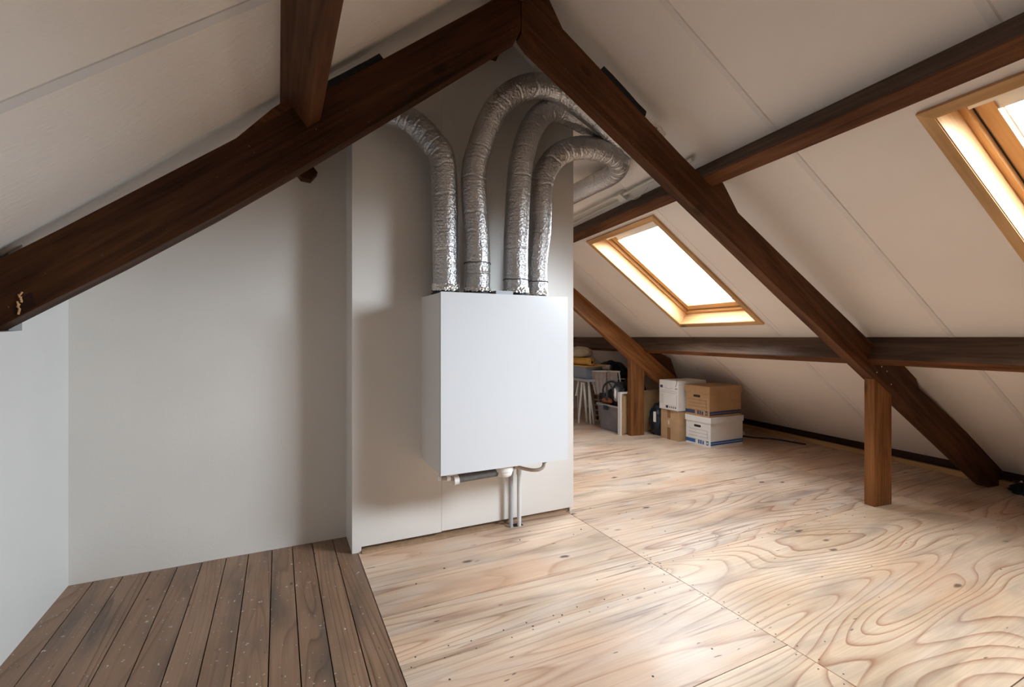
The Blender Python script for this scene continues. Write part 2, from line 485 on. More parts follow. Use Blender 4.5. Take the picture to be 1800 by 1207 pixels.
# skylights (roof frame): outer trim rectangle x, y
SK = [(2.275, 3.407, 3.13, 4.21), (2.285, 3.41, 0.255, 1.327)]
TRW = 0.048
up_cuts = [-2.75, -1.7, -0.81, 0.08, 0.972, 1.864, 3.149, 4.253, 4.78, 5.9, 7.5]
lo_cuts = [-2.75, -1.85, -0.6, 0.16, 1.864, 3.06, 4.30, 4.78, 5.9, 7.5]
for a, b_ in zip(up_cuts, up_cuts[1:]): panel(ceil_r, ROOF, S_TOP, S_MID, a, b_, M['roof'])
for a, b_ in zip(lo_cuts, lo_cuts[1:]):
    h = None
    for (x0, x1, y0, y1) in SK:
        if a < (y0 + y1) / 2 < b_: h = (sx_(x0) + TRW - .012, sx_(x1) - TRW + .012, y0 + TRW - .012, y1 - TRW + .012)
    panel(ceil_r, ROOF, S_MID, S_BOT, a, b_, M['roof'], h)
def strip(parent, ML, s0, s1, y0, y1, mat=None):
    obj('joint_strip', B(s0, s1, y0, y1, -0.0025, 0.001, b=0.001), mat or M['strip'], parent, ML, local=True)
for yy in (0.972, 1.864): strip(ceil_r, ROOF, S_TOP, S_MID, yy + .004, yy + .034)
strip(ceil_r, ROOF, S_MID, S_BOT, 1.868, 1.898)
strip(ceil_r, ROOF, sx_(3.42), S_BOT, 3.10, 3.14); strip(ceil_r, ROOF, sx_(3.42), S_BOT, 4.215, 4.25)
strip(ceil_r, ROOF, S_MID, S_BOT, 4.784, 4.80)

ceil_l = empty('ceiling.001', kind='structure')
lc = [-2.75, -1.2, 0.2, 1.63, 2.60, 3.8, 5.2, 8.2]
for a, b_ in zip(lc, lc[1:]): panel(ceil_l, ROOFL, -1.45 / CL, 1.62 / CL, a, b_, M['roof_left'])
M['strip_left'] = plain('grey_joint_tape', (0.73, 0.71, 0.70), 0.5, var=0.05)
for yy in (0.2, 1.63): strip(ceil_l, ROOFL, -1.1 / CL, 1.5 / CL, yy + .002, yy + .046, M['strip_left'])

# ------------------------------------------------------------------ walls
def wall_poly(x0, x1, z0, Yref, margin=0.03):
    """(x,z) outline under both roofs for a wall parallel to the partition"""
    xr = (RA - LA + RM * math.sin(DEL) * Yref) / (LM + RM * math.cos(DEL))
    pts = [(x0, z0), (x1, z0)]
    pts.append((x1, max(z0, min(zR(x1, Yref), zL(x1)) + margin)))
    if x0 < xr < x1: pts.append((xr, zL(xr) + margin))
    pts.append((x0, zL(x0) + margin))
    return pts
bm = bmesh.new(); prism(bm, wall_poly(-0.93, 0.40, -0.002, 3.0), 3.006, 3.05)
prism(bm, wall_poly(0.40, 1.80, -0.002, 3.0), 3.006, 3.05)
obj('wall_back', bm, M['wall'], kind='structure')
bm = bmesh.new(); prism(bm, [(-2.75, -0.002), (8.2, -0.002), (8.2, zL(-0.911) + .03), (2.545, zL(-0.911) + .03), (2.545, 1.225), (1.95, 1.20), (1.95, zL(-0.911) + .03), (-2.75, zL(-0.911) + .03)], -0.95, -0.911, 'X')
obj('wall_left', bm, M['wall_white'], kind='structure')
obj('trim_3', B(-1.36, -0.95, 1.90, 2.75, 1.00, 1.06), M['wall'], kind='structure')
obj('trim_4', B(-1.40, -1.36, 1.90, 2.75, 1.00, 1.40), M['wall'], kind='structure')
obj('trim_5', B(-1.36, -0.95, 1.86, 1.90, 1.00, 1.6), M['wall'], kind='structure')
obj('trim_6', B(-1.36, -0.95, 2.75, 2.79, 1.00, 1.6), M['wall'], kind='structure')
# gable beyond the stored things and the wall behind the camera
bm = bmesh.new(); prism(bm, [(-3.2, -0.03), (5.7, -0.03), (5.7, 0.05), (0.7, RA - RM * .7 + .05), (-3.2, RA)], 7.2, 7.28, 'Y', MR)
obj('wall_far', bm, M['wall'], kind='structure')
bm = bmesh.new(); prism(bm, [(-1.2, -0.03), (6.6, -0.03), (6.6, 0.5), (1.0, 3.6), (-1.2, 3.6)], -2.68, -2.60)
obj('wall_front', bm, M['wall'], kind='structure')
obj('wall_right', B(5.30, 5.36, -3.2, 7.4, -0.05, 0.25, MR), M['wall'], kind='structure')

# boxed-out partition that carries the unit
part = empty('wall_partition', loc=(0.365, 2.75, 0), kind='structure')
PY = 2.75
def board(x0, x1, z0, name='board'):
    bm = bmesh.new()
    poly = wall_poly(x0, x1, z0, PY)
    prism(bm, poly, PY, PY + 0.018)
    return bm
bm = bmesh.new()
pl = wall_poly(0.3655, 0.878, 0.03, PY)
pl = [(0.3655, 0.0), (0.415, 0.0), (0.415, 0.03)] + pl[1:]
prism(bm, pl, PY, PY + 0.018); obj('board', bm, M['panelboard'], part)
obj('board', board(0.8795, 1.82, 0.034), M['panelboard'], part)
bm = bmesh.new(); prism(bm, [(2.7685, 0.0), (3.006, 0.0), (3.006, zL(0.37) + .03), (2.7685, zL(0.37) + .03)], 0.3655, 0.382, 'X')
obj('side_board', bm, M['panelboard'], part)
bm = bmesh.new(); prism(bm, [(2.7685, 0.0), (3.05, 0.0), (3.05, zR(1.81, 3.05) + .05), (2.7685, zR(1.81, 2.75) + .05)], 1.802, 1.82, 'X')
obj('side_board', bm, M['panelboard'], part)
obj('floor_batten', B(0.42, 1.80, PY + 0.03, PY + 0.07, 0, 0.045, b=.003), M['raw'], part)
obj('floor_lath', B(0.415, 1.29, PY - 0.028, PY + 0.012, 0.0, 0.0105, b=.002), M['raw'], part)

# ------------------------------------------------------------------ skylights
def skylight(idx, x0, x1, y0, y1):
    s0, s1 = sx_(x0), sx_(x1)
    root = empty('window_%d' % idx, loc=tuple(ROOF @ Vector(((s0 + s1) / 2, (y0 + y1) / 2, 0))), kind='structure')
    def o(name, bm, mat, par=None, **k): return obj(name, bm, mat, par or root, ROOF, local=True, **k)
    a0, a1, b0, b1 = s0 + TRW, s1 - TRW, y0 + TRW, y1 - TRW
    def mitre(S0, S1, Y0, Y1, wd, z0, z1, name, mat, par=None, bv=0.002):
        # four mitred boards; S/Y = outer rectangle
        q = [[(S0, Y0), (S1, Y0), (S1 - wd, Y0 + wd), (S0 + wd, Y0 + wd)], [(S1, Y0), (S1, Y1), (S1 - wd, Y1 - wd), (S1 - wd, Y0 + wd)],
             [(S1, Y1), (S0, Y1), (S0 + wd, Y1 - wd), (S1 - wd, Y1 - wd)], [(S0, Y1), (S0, Y0), (S0 + wd, Y0 + wd), (S0 + wd, Y1 - wd)]]
        out = []
        for i, p in enumerate(q):
            bm = bmesh.new()
            Ml = Matrix.Identity(4) if i % 2 == 0 else Matrix.Rotation(math.pi / 2, 4, 'Z')
            prism(bm, p, z0, z1, 'Z', Ml.inverted())
            bev(bm, bv)
            ob = obj(name, bm, mat, par or root, ROOF @ Ml, local=True); out.append(ob)
        return out
    mitre(s0, s1, y0, y1, TRW, -0.018, 0.0, 'trim', M['pine'])
    mitre(s0 + TRW - .012, s1 - TRW + .012, y0 + TRW - .012, y1 - TRW + .012, 0.012, 0.0, 0.125, 'lining', M['pine'])
    i0, i1, j0, j1 = a0, a1, b0, b1
    mitre(i0 - .012, i1 + .012, j0 - .012, j1 + .012, 0.038, 0.122, 0.175, 'frame', M['pine'])
    mitre(i0 + .024, i1 - .024, j0 + .024, j1 - .024, 0.010, 0.150, 0.172, 'seal', M['rubber_seal'], bv=.0005)
    mitre(s0 + TRW - .010, s1 - TRW + .010, y0 + TRW - .010, y1 - TRW + .010, 0.014, -0.013, 0.004, 'inner_bead', M['pine'])
    sash = mitre(i0 + .032, i1 - .032, j0 + .032, j1 - .032, 0.062, 0.150, 0.200, 'sash', M['pine'])
    g0, g1, h0, h1 = i0 + .090, i1 - .090, j0 + .090, j1 - .090
    mitre(g0 - .004, g1 + .004, h0 - .004, h1 + .004, 0.012, 0.186, 0.190, 'glazing_bead', M['blind'], bv=.0005)
    o('glass_pane', B(g0, g1, h0, h1, 0.190, 0.194), M['glass'])
    # blind cassette along the top, guide rails and cords
    bc = o('blind_cassette', B(g0 - 0.045, g0 + 0.004, h0 - 0.05, h1 + 0.05, 0.105, 0.148, b=.010, seg=3), M['blind'])
    o('bottom_bar', B(g0 + 0.006, g0 + 0.085, h0 - 0.006, h1 + 0.006, 0.160, 0.176, b=.003), M['blind'], bc)
    bm = bmesh.new(); cyl(bm, (g0 + 0.08, h1 - 0.05, 0.172), (g1 - 0.02, h1 - 0.05, 0.172), 0.0012, 6); o('cord', bm, M['outer'], bc)
    o('handle_bar', B(s0 + .062, s0 + .075, (y0 + y1) / 2 - .012, (y0 + y1) / 2 + .012, 0.10, 0.128, b=.002), M['outer'])
    bm = bmesh.new(); cyl(bm, (i0 + .04, j1 - .001, 0.155), (i0 + .04, j1 - .036, 0.152), 0.011, 14); o('pivot_bush', bm, M['outer'])
    # outside upstand so no light slips round the frame
    bm = bmesh.new()
    box(bm, i0 - .03, i0 - .012, j0 - .03, j1 + .03, 0.0, 0.2); box(bm, i1 + .012, i1 + .03, j0 - .03, j1 + .03, 0.0, 0.2)
    box(bm, i0 - .03, i1 + .03, j0 - .03, j0 - .012, 0.0, 0.2); box(bm, i0 - .03, i1 + .03, j1 + .012, j1 + .03, 0.0, 0.2)
    o('outer_collar', bm, M['outer'])
    # daylight sampling portal in the opening
    ld = bpy.data.lights.new('sky_portal', 'AREA'); ld.shape = 'RECTANGLE'; ld.size = (i1 - i0); ld.size_y = (j1 - j0)
    ld.cycles.is_portal = True
    lo = bpy.data.objects.new('sky_portal', ld); COL.objects.link(lo)
    lo.matrix_world = ROOF @ Matrix.Translation(((i0 + i1) / 2, (j0 + j1) / 2, 0.21))
    return root
for i, s_ in enumerate(SK): skylight(i + 1, *s_)

# ------------------------------------------------------------------ timber frame
TY0, TY1 = 2.313, 2.393
def slope_M(x, z, m, y=0):
    return MR @ Matrix.Translation((x, y, z)) @ Matrix.Rotation(math.atan(m), 4, 'Y')   # local X runs down the slope m
def poly_beam(name, poly, y0, y1, Mloc, mat, parent, b=0.004, **k):
    bm = bmesh.new(); prism(bm, poly, y0, y1, 'Y', MR)
    bev(bm, b)
    return obj(name, bm, mat, parent, Mloc, **k)
def wedge(x, z): return (x, z)

truss1 = empty('roof_truss', loc=tuple(RW(3.6, 2.35, 0)), rotz=-DEL, label='near dark-stained timber roof truss, its right rafter crossing in front of the far skylight', cat='truss')
topR = [(0.869, 3.035), (1.111, 2.845), (1.885, 2.263), (2.318, 1.959), (2.786, 1.639), (3.253, 1.325), (4.021, 0.813), (5.094, 0.12)]
botR = [(4.85, 0.0), (4.791, 0.035), (3.529, 0.899), (2.7, 1.468), (1.961, 1.985), (0.92, 2.72), (0.869, 2.775)]
right_raft = poly_beam('rafter', topR + [(5.09, 0.0)] + botR, TY0, TY1, slope_M(0.865, 2.9, RM), M['beam'], truss1)
topL = [(-1.75, 1.115), (-1.027, 1.622), (-0.441, 2.047), (0.661, 2.874), (0.865, 3.035)]
botL = [(0.865, 2.795), (0.845, 2.748), (0.15, 2.208), (-0.2, 1.940), (-0.513, 1.709), (-0.85, 1.477), (-1.213, 1.24), (-1.75, 0.88)]
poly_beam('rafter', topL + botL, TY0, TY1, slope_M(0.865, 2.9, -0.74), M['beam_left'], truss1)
bm = B(3.526, 3.704, TY0 - .001, TY1 - .012, 0.0, 1.0, b=.003)
for v in bm.verts:
    if v.co.z > 0.9: v.co.z = 0.903 - 0.684 * (v.co.x - 3.526)
bm.transform(MR)
obj('post', bm, M['post'], truss1, MR @ Matrix.Translation((3.6, 2.35, 0.5)) @ Matrix.Rotation(math.pi / 2, 4, 'Y'))
for pl_ in ([(2.06, 2.165), (2.13, 2.225), (2.215, 2.11), (2.318, 1.957), (2.12, 2.098)],
            [(3.56, 1.13), (3.66, 1.12), (3.945, 0.979), (4.021, 0.811), (3.6, 1.09)],
            [(-0.441, 2.049), (-0.30, 2.20), (-0.10, 2.38), (-0.10, 2.30)],
            [(1.111, 2.847), (1.03, 2.99), (0.98, 3.10), (0.90, 3.14), (0.90, 3.01)]):
    poly_beam('purlin_cleat', pl_, TY0 + .006, TY1 - .006, slope_M(pl_[0][0], pl_[0][1], RM), M['beam'], truss1, b=.002)
bm = bmesh.new()
for (x, z) in ((3.60, 0.99), (3.655, 0.955), (3.70, 0.86), (3.55, .95)):
    cyl(bm, RW(x, TY0 - .002, z), RW(x, TY0 + .004, z), 0.005, 10)
obj('nail_heads', bm, M['tape'], truss1, kind='stuff')
# old mortise with a torn splinter low on the left rafter
bm = bmesh.new(); prism(bm, [(-1.155, 1.345), (-1.118, 1.37), (-1.107, 1.318), (-1.146, 1.292)], TY0 - .002, TY0 + .01, 'Y', MR)
obj('mortise_scar', bm, M['plate'], truss1)
bm = bmesh.new(); random.seed(3)
for i in range(9):
    x = -1.155 + random.uniform(-.006, .006); z = 1.285 + i * 0.009
    cyl(bm, RW(x, TY0 - .004, z), RW(x + random.uniform(-.008, .008), TY0 - .001, z + .013), 0.0035, 5)
obj('splinters', bm, M['batten'], truss1, label='pale torn wood splinters', kind='stuff')

truss2 = empty('roof_truss.001', loc=tuple(RW(3.38, 5.0, 0)), rotz=-DEL, label='far smaller-looking timber truss between the cardboard boxes and the partition edge', cat='truss')
U0, U1 = 4.955, 5.035
poly_beam('rafter', [(0.9, 2.99), (2.537, 1.748), (3.40, 1.10), (4.3, 0.42), (4.86, 0.0), (4.56, 0.0), (3.27, 0.935), (2.537, 1.52), (0.9, 2.76)], U0, U1, slope_M(0.9, 2.9, RM, 4.96), M['post'], truss2)
bm = B(3.275, 3.465, U0 - .001, U1 - .01, 0.0, 1.0, b=.003)
for v in bm.verts:
    if v.co.z > 0.9: v.co.z = 0.932 - 0.73 * (v.co.x - 3.27)
bm.transform(MR)
obj('post', bm, M['post'], truss2, MR @ Matrix.Translation((3.36, 4.99, 0.4)) @ Matrix.Rotation(math.pi / 2, 4, 'Y'))
poly_beam('purlin_cleat', [(3.52, 1.01), (3.62, 1.04), (3.86, 0.93), (3.96, 0.68)], U0 + .006, U1 - .006, slope_M(3.5, 1, RM), M['beam'], truss2, b=.002)

def purlin(name, T, d, wd, ya, yb, mat, **k):
    n_ = Vector((-RM, -1)).normalized(); t_ = Vector((1, -RM)).normalized()
    T = Vector(T); Mm = T + n_ * d; R_ = Mm + t_ * wd; Q = T + t_ * wd
    bm = bmesh.new(); prism(bm, [tuple(T), tuple(Mm), tuple(R_), tuple(Q)], ya, yb, 'Y', MR)
    up_n = MR.to_3x3() @ Vector((-1, 0, RM)).normalized()
    bmesh.ops.recalc_face_normals(bm, faces=bm.faces[:])
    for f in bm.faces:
        if f.normal.dot(MR.to_3x3() @ Vector((-t_.x, 0, -t_.y))) > 0.7: f.material_index = 1  # side face towards the ridge gets the greyer timber
    bmesh.ops.subdivide_edges(bm, edges=[e for e in bm.edges if (e.verts[0].co - e.verts[1].co).length > 2], cuts=30)
    for v in bm.verts:
        q = noise.noise(v.co * 0.9) * 0.004 + noise.noise(v.co * 4) * 0.0012
        v.co.z += q; v.co.x += q * .5
    bev(bm, 0.004)
    c = MR @ Vector((T.x, (ya + yb) / 2, T.y))
    root = obj(name, bm, [mat, M['purlin_grey']], None, Matrix.Translation(c) @ MR.to_3x3().to_4x4() @ Matrix.Rotation(math.pi / 2, 4, 'Z'), **k)
    return root
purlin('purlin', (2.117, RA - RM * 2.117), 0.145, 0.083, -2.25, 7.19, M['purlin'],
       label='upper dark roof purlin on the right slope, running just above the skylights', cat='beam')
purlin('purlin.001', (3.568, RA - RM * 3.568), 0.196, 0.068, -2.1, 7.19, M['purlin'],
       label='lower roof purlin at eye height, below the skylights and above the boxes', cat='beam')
# left purlin (follows the partition frame)
Tl = Vector((0.006, zL(0.006))); nl = Vector((LM, -1)).normalized(); tl = Vector((1, LM)).normalized()
q = [Tl, Tl + nl * 0.18, Tl + nl * 0.18 + tl * 0.068, Tl + tl * 0.068]
bm = bmesh.new(); prism(bm, [tuple(a) for a in q], -2.6, 3.004); bev(bm, .004)
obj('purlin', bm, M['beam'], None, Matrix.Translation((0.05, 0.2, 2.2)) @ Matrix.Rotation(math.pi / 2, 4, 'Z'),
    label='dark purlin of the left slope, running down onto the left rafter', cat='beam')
pe = bpy.data.objects['purlin.002']
Me = Tl + nl * 0.18; Ru = Me + tl * 0.068
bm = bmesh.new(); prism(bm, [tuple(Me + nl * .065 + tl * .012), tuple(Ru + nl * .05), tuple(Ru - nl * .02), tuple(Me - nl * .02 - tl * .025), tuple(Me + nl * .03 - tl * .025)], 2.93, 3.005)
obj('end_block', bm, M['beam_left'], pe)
bm = B(0.835, 0.905, -2.6, 2.90, 2.945, 3.155, MR)
bev(bm, .003)
obj('ridge_beam', bm, M['beam'], None, MR @ Matrix.Translation((0.87, 0, 3)) @ Matrix.Rotation(math.pi / 2, 4, 'Z'),
    label='dark ridge board at the apex where both rafters meet', cat='beam')

# eaves plate, batten, debris along the right-hand foot of the roof
bm = B(5.03, 5.20, -2.6, 7.2, 0.0, 0.115, MR); bev(bm, .004)
obj('trim_1', bm, M['plate'], None, MR @ Matrix.Translation((5.1, 2, 0)) @ Matrix.Rotation(math.pi / 2, 4, 'Z'), kind='structure')
bm = B(4.985, 5.028, -2.6, 7.2, 0.0, 0.045, MR); bev(bm, .003)
obj('baseboard_right', bm, M['batten'], None, MR @ Matrix.Translation((5.0, 2, 0)) @ Matrix.Rotation(math.pi / 2, 4, 'Z'), kind='structure')

# black felt strips tucked on top of the rafters
def felt(name, pts, label, flap=None):
    bm = bmesh.new(); prism(bm, pts, TY0 + .004, TY1 + .02, 'Y', MR)
    bmesh.ops.subdivide_edges(bm, edges=bm.edges[:], cuts=4, use_grid_fill=True)
    for v in bm.verts: v.co += Vector((noise.noise(v.co * 30), noise.noise(v.co * 30 + Vector((5, 5, 5))), noise.noise(v.co * 27 + Vector((9, 1, 5))))) * 0.005
    o = obj(name, bm, M['felt'], None, label=label, cat='insulation strip')
    return o
f1 = felt('felt_strip', [(1.345, 2.672), (1.36, 2.702), (1.635, 2.495), (1.625, 2.465)], 'black felt strip on the right rafter near the ridge, with silver foil tail')
bm = bmesh.new(); prism(bm, [(1.622, 2.468), (1.634, 2.497), (1.775, 2.392), (1.765, 2.358)], TY0 + .008, TY1 + .04, 'Y', MR)
bmesh.ops.subdivide_edges(bm, edges=bm.edges[:], cuts=6, use_grid_fill=True)
for v in bm.verts: v.co += Vector((noise.noise(v.co * 40), noise.noise(v.co * 40 + Vector((5, 5, 5))), noise.noise(v.co * 37))) * 0.010
obj('foil_tail', bm, M['tape'], f1, label='crumpled silver foil end')
felt('felt_strip.001', [(-0.10, 2.29), (-0.105, 2.335), (0.155, 2.53), (0.18, 2.505)], 'black felt strip on top of the left rafter beside the left purlin')

# ------------------------------------------------------------------ ventilation unit
UX0, UX1, UY0, UZ0, UZ1 = 0.757, 1.536, 2.38, 0.477, 1.436
unit = empty('ventilation_unit', loc=((UX0 + UX1) / 2, 2.565, UZ0), label='white box-shaped heat recovery unit hung on the partition under four silver ducts', cat='ventilation unit')
obj('casing', B(UX0 + .002, UX1 - .002, UY0 + .022, PY, UZ0 + .004, UZ1 - .003, b=.002), M['unit_side'], unit)
obj('front_panel', B(UX0, UX1, UY0, UY0 + .0205, UZ0, UZ1, b=.0035, seg=3), M['unit'], unit, label='smooth glossy white front panel')
DUCTC = [(0.844, 2.57), (1.009, 2.50), (1.252, 2.50), (1.452, 2.615)]
for (x, y) in DUCTC:
    bm = bmesh.new(); lathe(bm, (x, y, UZ1 - .004), [(0.080, 0), (0.080, 0.012), (0.070, 0.016), (0.070, 0.05)]); obj('spigot', bm, M['black'], unit, smooth=False)
obj('control_box', B(1.085, 1.19, 2.41, 2.50, UZ1 - .003, UZ1 + .022, b=.003), M['grey_pvc'], unit, label='flat dark grey connection box on the lid')
# underside fittings
def ut(name, pts, r, mat, seg=14, **k):
    bm = bmesh.new(); tube(bm, catmull(pts, 0.01), r, seg); return obj(name, bm, mat, unit, smooth=True, **k)
ut('foam_sleeve', [(0.875, 2.46, 0.428), (0.98, 2.455, 0.432), (1.11, 2.45, 0.437)], 0.023, M['foam_tube'], label='dark grey foam pipe sleeve')
ut('elbow', [(0.77, 2.46, 0.443), (0.825, 2.46, 0.438), (0.858, 2.46, 0.428)], 0.012, M['taupe'])
for (a_, b_, r_) in (((0.853, 2.46, 0.422), (0.880, 2.46, 0.424), 0.027), ((0.812, 2.46, 0.44), (0.832, 2.46, 0.44), 0.018), ((0.764, 2.46, 0.444), (0.780, 2.46, 0.444), 0.016)):
    bm = bmesh.new(); cyl(bm, a_, b_, r_); obj('pipe_nut', bm, M['white_plastic'], unit)
bm = bmesh.new(); lathe(bm, (1.150, 2.45, 0.411), [(0.030, 0), (0.043, 0.004), (0.049, 0.016), (0.051, 0.03), (0.055, 0.032), (0.055, 0.060)], 32)
obj('siphon_cup', bm, M['white_plastic'], unit, smooth=False)
ut('hose', [(1.23, 2.48, 0.450), (1.27, 2.52, 0.430), (1.33, 2.55, 0.405), (1.39, 2.55, 0.388), (1.44, 2.55, 0.386), (1.468, 2.55, 0.402), (1.474, 2.55, 0.44)], 0.0105, M['taupe'], label='thin taupe hose bent up into a brass fitting')
for (a_, b_, r_) in (((1.474, 2.55, 0.425), (1.474, 2.55, 0.480), 0.016), ((1.222, 2.475, 0.452), (1.255, 2.50, 0.440), 0.017)):
    bm = bmesh.new(); cyl(bm, a_, b_, r_, 8); obj('brass_fitting', bm, M['brass'], unit)
obj('mounting_tab', B(1.49, 1.53, 2.42, 2.74, 0.470, 0.478), M['black'], unit)

for i, (x, y, r, mt, lb) in enumerate(((1.318, 2.70, 0.0135, 'grey_pvc', 'left, darker grey drain pipe dropping from the unit into the floor'), (1.376, 2.70, 0.0135, 'light_pvc', 'right, pale grey drain pipe dropping from the unit into the floor'))):
    bm = bmesh.new()
    top = (x - .03, 2.58, 0.475) if i == 0 else (x - .03, 2.58, 0.475)
    tube(bm, catmull([(x, y, -0.03), (x, y, 0.15), (x, y, 0.30), (x - .004, y - .012, 0.38), (x - .022, y - .08, 0.445), top], .012), r, 16)
    pr = obj('drain_pipe', bm, M[mt], None, Matrix.Translation((x, y, 0)), smooth=True, label=lb, cat='pipe', group='drain pipes under the unit')
    bm = bmesh.new(); cyl(bm, (x, y, 0.325), (x, y, 0.365), r + .0035, 16); obj('coupling', bm, M[mt], pr)
obj('trim_2', B(1.338, 1.402, 2.690, 2.735, 0.0003, 0.0012), M['sub'], kind='structure')   # dark plate laid on the floor, coloured as the shade inside the pipe hole

# ------------------------------------------------------------------ ducts
def duct(path, label, seed, r=0.0725, collar='foil', creases=(), seal=None):
    rnd = random.Random(seed)
    pts = catmull(path, 0.0045)
    n = len(pts); L = [0]
    for a, b_ in zip(pts, pts[1:]): L.append(L[-1] + (b_ - a).length)
    # curvature for wrinkles
    K = []
    for i in range(n):
        a, b_, c = pts[max(0, i - 12)], pts[i], pts[min(n - 1, i + 12)]
        K.append((b_ - a).angle(c - b_, 0.0) / max(0.02, (c - a).length / 2))
    cr = [(s_, rnd.uniform(0.01, 0.03), rnd.uniform(0, 6.28), rnd.uniform(.003, .009)) for s_ in creases]
    s = 0.10
    while s < L[-1]:
        i = min(n - 1, int(n * s / L[-1]))
        bendy = min(1, K[i] / 4)
        cr.append((s, rnd.uniform(0.012, 0.026) + 0.016 * bendy, rnd.uniform(0, 6.28), rnd.uniform(0.003, 0.008 + .012 * bendy)))
        s += rnd.uniform(0.05, 0.11) if bendy > .4 else rnd.uniform(0.09, 0.2)
    def rad(s, th, i):
        q = r * (1 + 0.014 * noise.noise(Vector((s * 9, math.cos(th) * 1.5, math.sin(th) * 1.5 + seed)))
                 + 0.010 * min(1, K[i] / 3) * noise.noise(Vector((s * 60, math.cos(th) * 2, math.sin(th) * 2 + seed))))
        for (s0, dp, ph, wv) in cr:
            d = s - (s0 + wv * math.sin(th * 2 + ph) + wv * .5 * math.sin(th * 5 + ph * 2))
            if abs(d) < 0.03:
                q += r * (-dp * 2.1 * math.exp(-(d / 0.0038) ** 2) + dp * 0.4 * math.exp(-((d - 0.010) / 0.006) ** 2))
        if s < 0.012: q *= 0.97
        return q
    bm = bmesh.new(); tube(bm, pts, rad, 40)
    root = empty('foil_duct', loc=tuple(path[0]), label=label, cat='duct')
    obj('insulation_sleeve', bm, M['duct'], root, Matrix.Translation(path[0]), smooth=True)
    # crumpled tape collar
    base = Vector(path[0]); bm = bmesh.new()
    hts = collar if isinstance(collar, tuple) else (0.0, 0.032)
    prof = [0.0, 0.006, 0.012, 0.018, 0.024, 0.030]
    seg = 60; rings = []
    for j, pz in enumerate(prof):
        ring = []
        for k in range(seg):
            th = 2 * math.pi * k / seg
            jag = rnd.uniform(-.005, .005) if j in (0, len(prof) - 1) else 0
            rr = r + 0.002 + rnd.uniform(0, 0.005) * (1.3 if j == len(prof) - 1 else 1)
            ring.append(bm.verts.new((base.x + rr * math.cos(th), base.y + rr * math.sin(th), base.z + hts[0] + pz / 0.03 * (hts[1] - hts[0]) + jag)))
        rings.append(ring)
    for a, b_ in zip(rings, rings[1:]):
        for k in range(seg): bm.faces.new((a[k], a[(k + 1) % seg], b_[(k + 1) % seg], b_[k]))
    obj('tape_collar', bm, M['tape'], root, Matrix.Translation(path[0]), label='crumpled bright foil tape round the foot')
    if seal:
        bm = bmesh.new()
        ln = []
        for k in range(49):
            th = 2 * math.pi * k / 48
            ln.append(base + Vector(((r + .0015) * math.cos(th), (r + .0015) * math.sin(th), seal + rnd.uniform(-.003, .003))))
        tube(bm, ln, 0.0028, 5, False)
        obj('seam_line', bm, M['black'], root, label='dark glued seam round the sleeve')
    return root
ZB = UZ1 + 0.022
def D(x, y, *pts):
    return [Vector((x, y, ZB)), Vector((x, y, ZB + .22))] + [P(*p) for p in pts]
duct(D(0.844, 2.57, (779, 291, 2.675), (760, 251, 2.67), (732, 221, 2.655), (700, 203, 2.64), (655, 190, 2.6), (600, 168, 2.55)),
     'first silver duct from the left, bending left behind the left rafter', 1, collar=(0.0, 0.034))
duct(D(1.009, 2.50, (833, 311, 2.70), (846, 253, 2.72), (866, 202, 2.74), (891, 171, 2.76), (918, 156, 2.79), (948, 151, 2.83), (978, 158, 2.88), (1009, 177, 2.93), (1044, 203, 2.99), (1073, 229, 3.06), (1118, 262, 3.2)),
     'second silver duct from the left, arching highest of all up to the right rafter', 2, collar=(-.004, 0.018), seal=0.155)
duct(D(1.252, 2.50, (908, 400, 2.80), (913, 311, 2.82), (922, 262, 2.85), (935, 225, 2.89), (954, 200, 2.94), (978, 193, 3.00), (1009, 205, 3.06), (1040, 222, 3.12), (1067, 239, 3.19), (1105, 268, 3.32)),
     'third silver duct from the left, arching just beneath the highest one', 3, collar=(-.004, 0.026), seal=0.075)
duct(D(1.452, 2.615, (949, 400, 2.99), (951, 332, 2.99), (961, 298, 3.0), (982, 272, 3.02), (1016, 260, 3.05), (1052, 263, 3.11), (1078, 273, 3.20), (1089, 290, 3.33), (1074, 308, 3.50), (1040, 325, 3.66), (1011, 340, 3.8), (955, 368, 4.08)),
     'fourth silver duct from the left, turning back in a U beyond the partition edge', 4, collar=(-.004, 0.022), seal=0.085)

# ------------------------------------------------------------------ conduits along the upper purlin
cd0 = empty('electrical_conduit', loc=tuple(RW(2.08, 3.2, 2.28)), label='cream electrical conduit running along the upper purlin behind the right rafter', cat='conduit')
def RR(x, y, n=-0.02): return ROOF @ Vector((sx_(x), y, n))
bm = bmesh.new(); cyl(bm, RR(2.05, 3.20, -.03), RR(2.05, 2.40, -.03), 0.0125, 12); obj('conduit_pipe', bm, M['conduit'], cd0, label='thicker single tube')
bm = bmesh.new(); cyl(bm, RR(2.035, 3.22, -.03), RR(2.03, 6.0, -.03), 0.0105, 12); obj('conduit_pipe', bm, M['conduit'], cd0)
bm = bmesh.new(); cyl(bm, RR(2.075, 3.20, -.035), RR(2.085, 6.0, -.035), 0.0095, 12); obj('conduit_pipe', bm, M['conduit'], cd0)
obj('junction_clip', B(sx_(2.05) - .025, sx_(2.05) + .045, 3.17, 3.25, -.052, -.006, b=.006, seg=2), M['conduit'], cd0, ROOF, local=True)
bm = bmesh.new(); tube(bm, catmull([RR(2.09, 3.19, -.04), RR(2.105, 3.05, -.05), RR(2.08, 2.9, -.035)], .02), 0.003, 6); obj('wire', bm, M['conduit'], cd0)

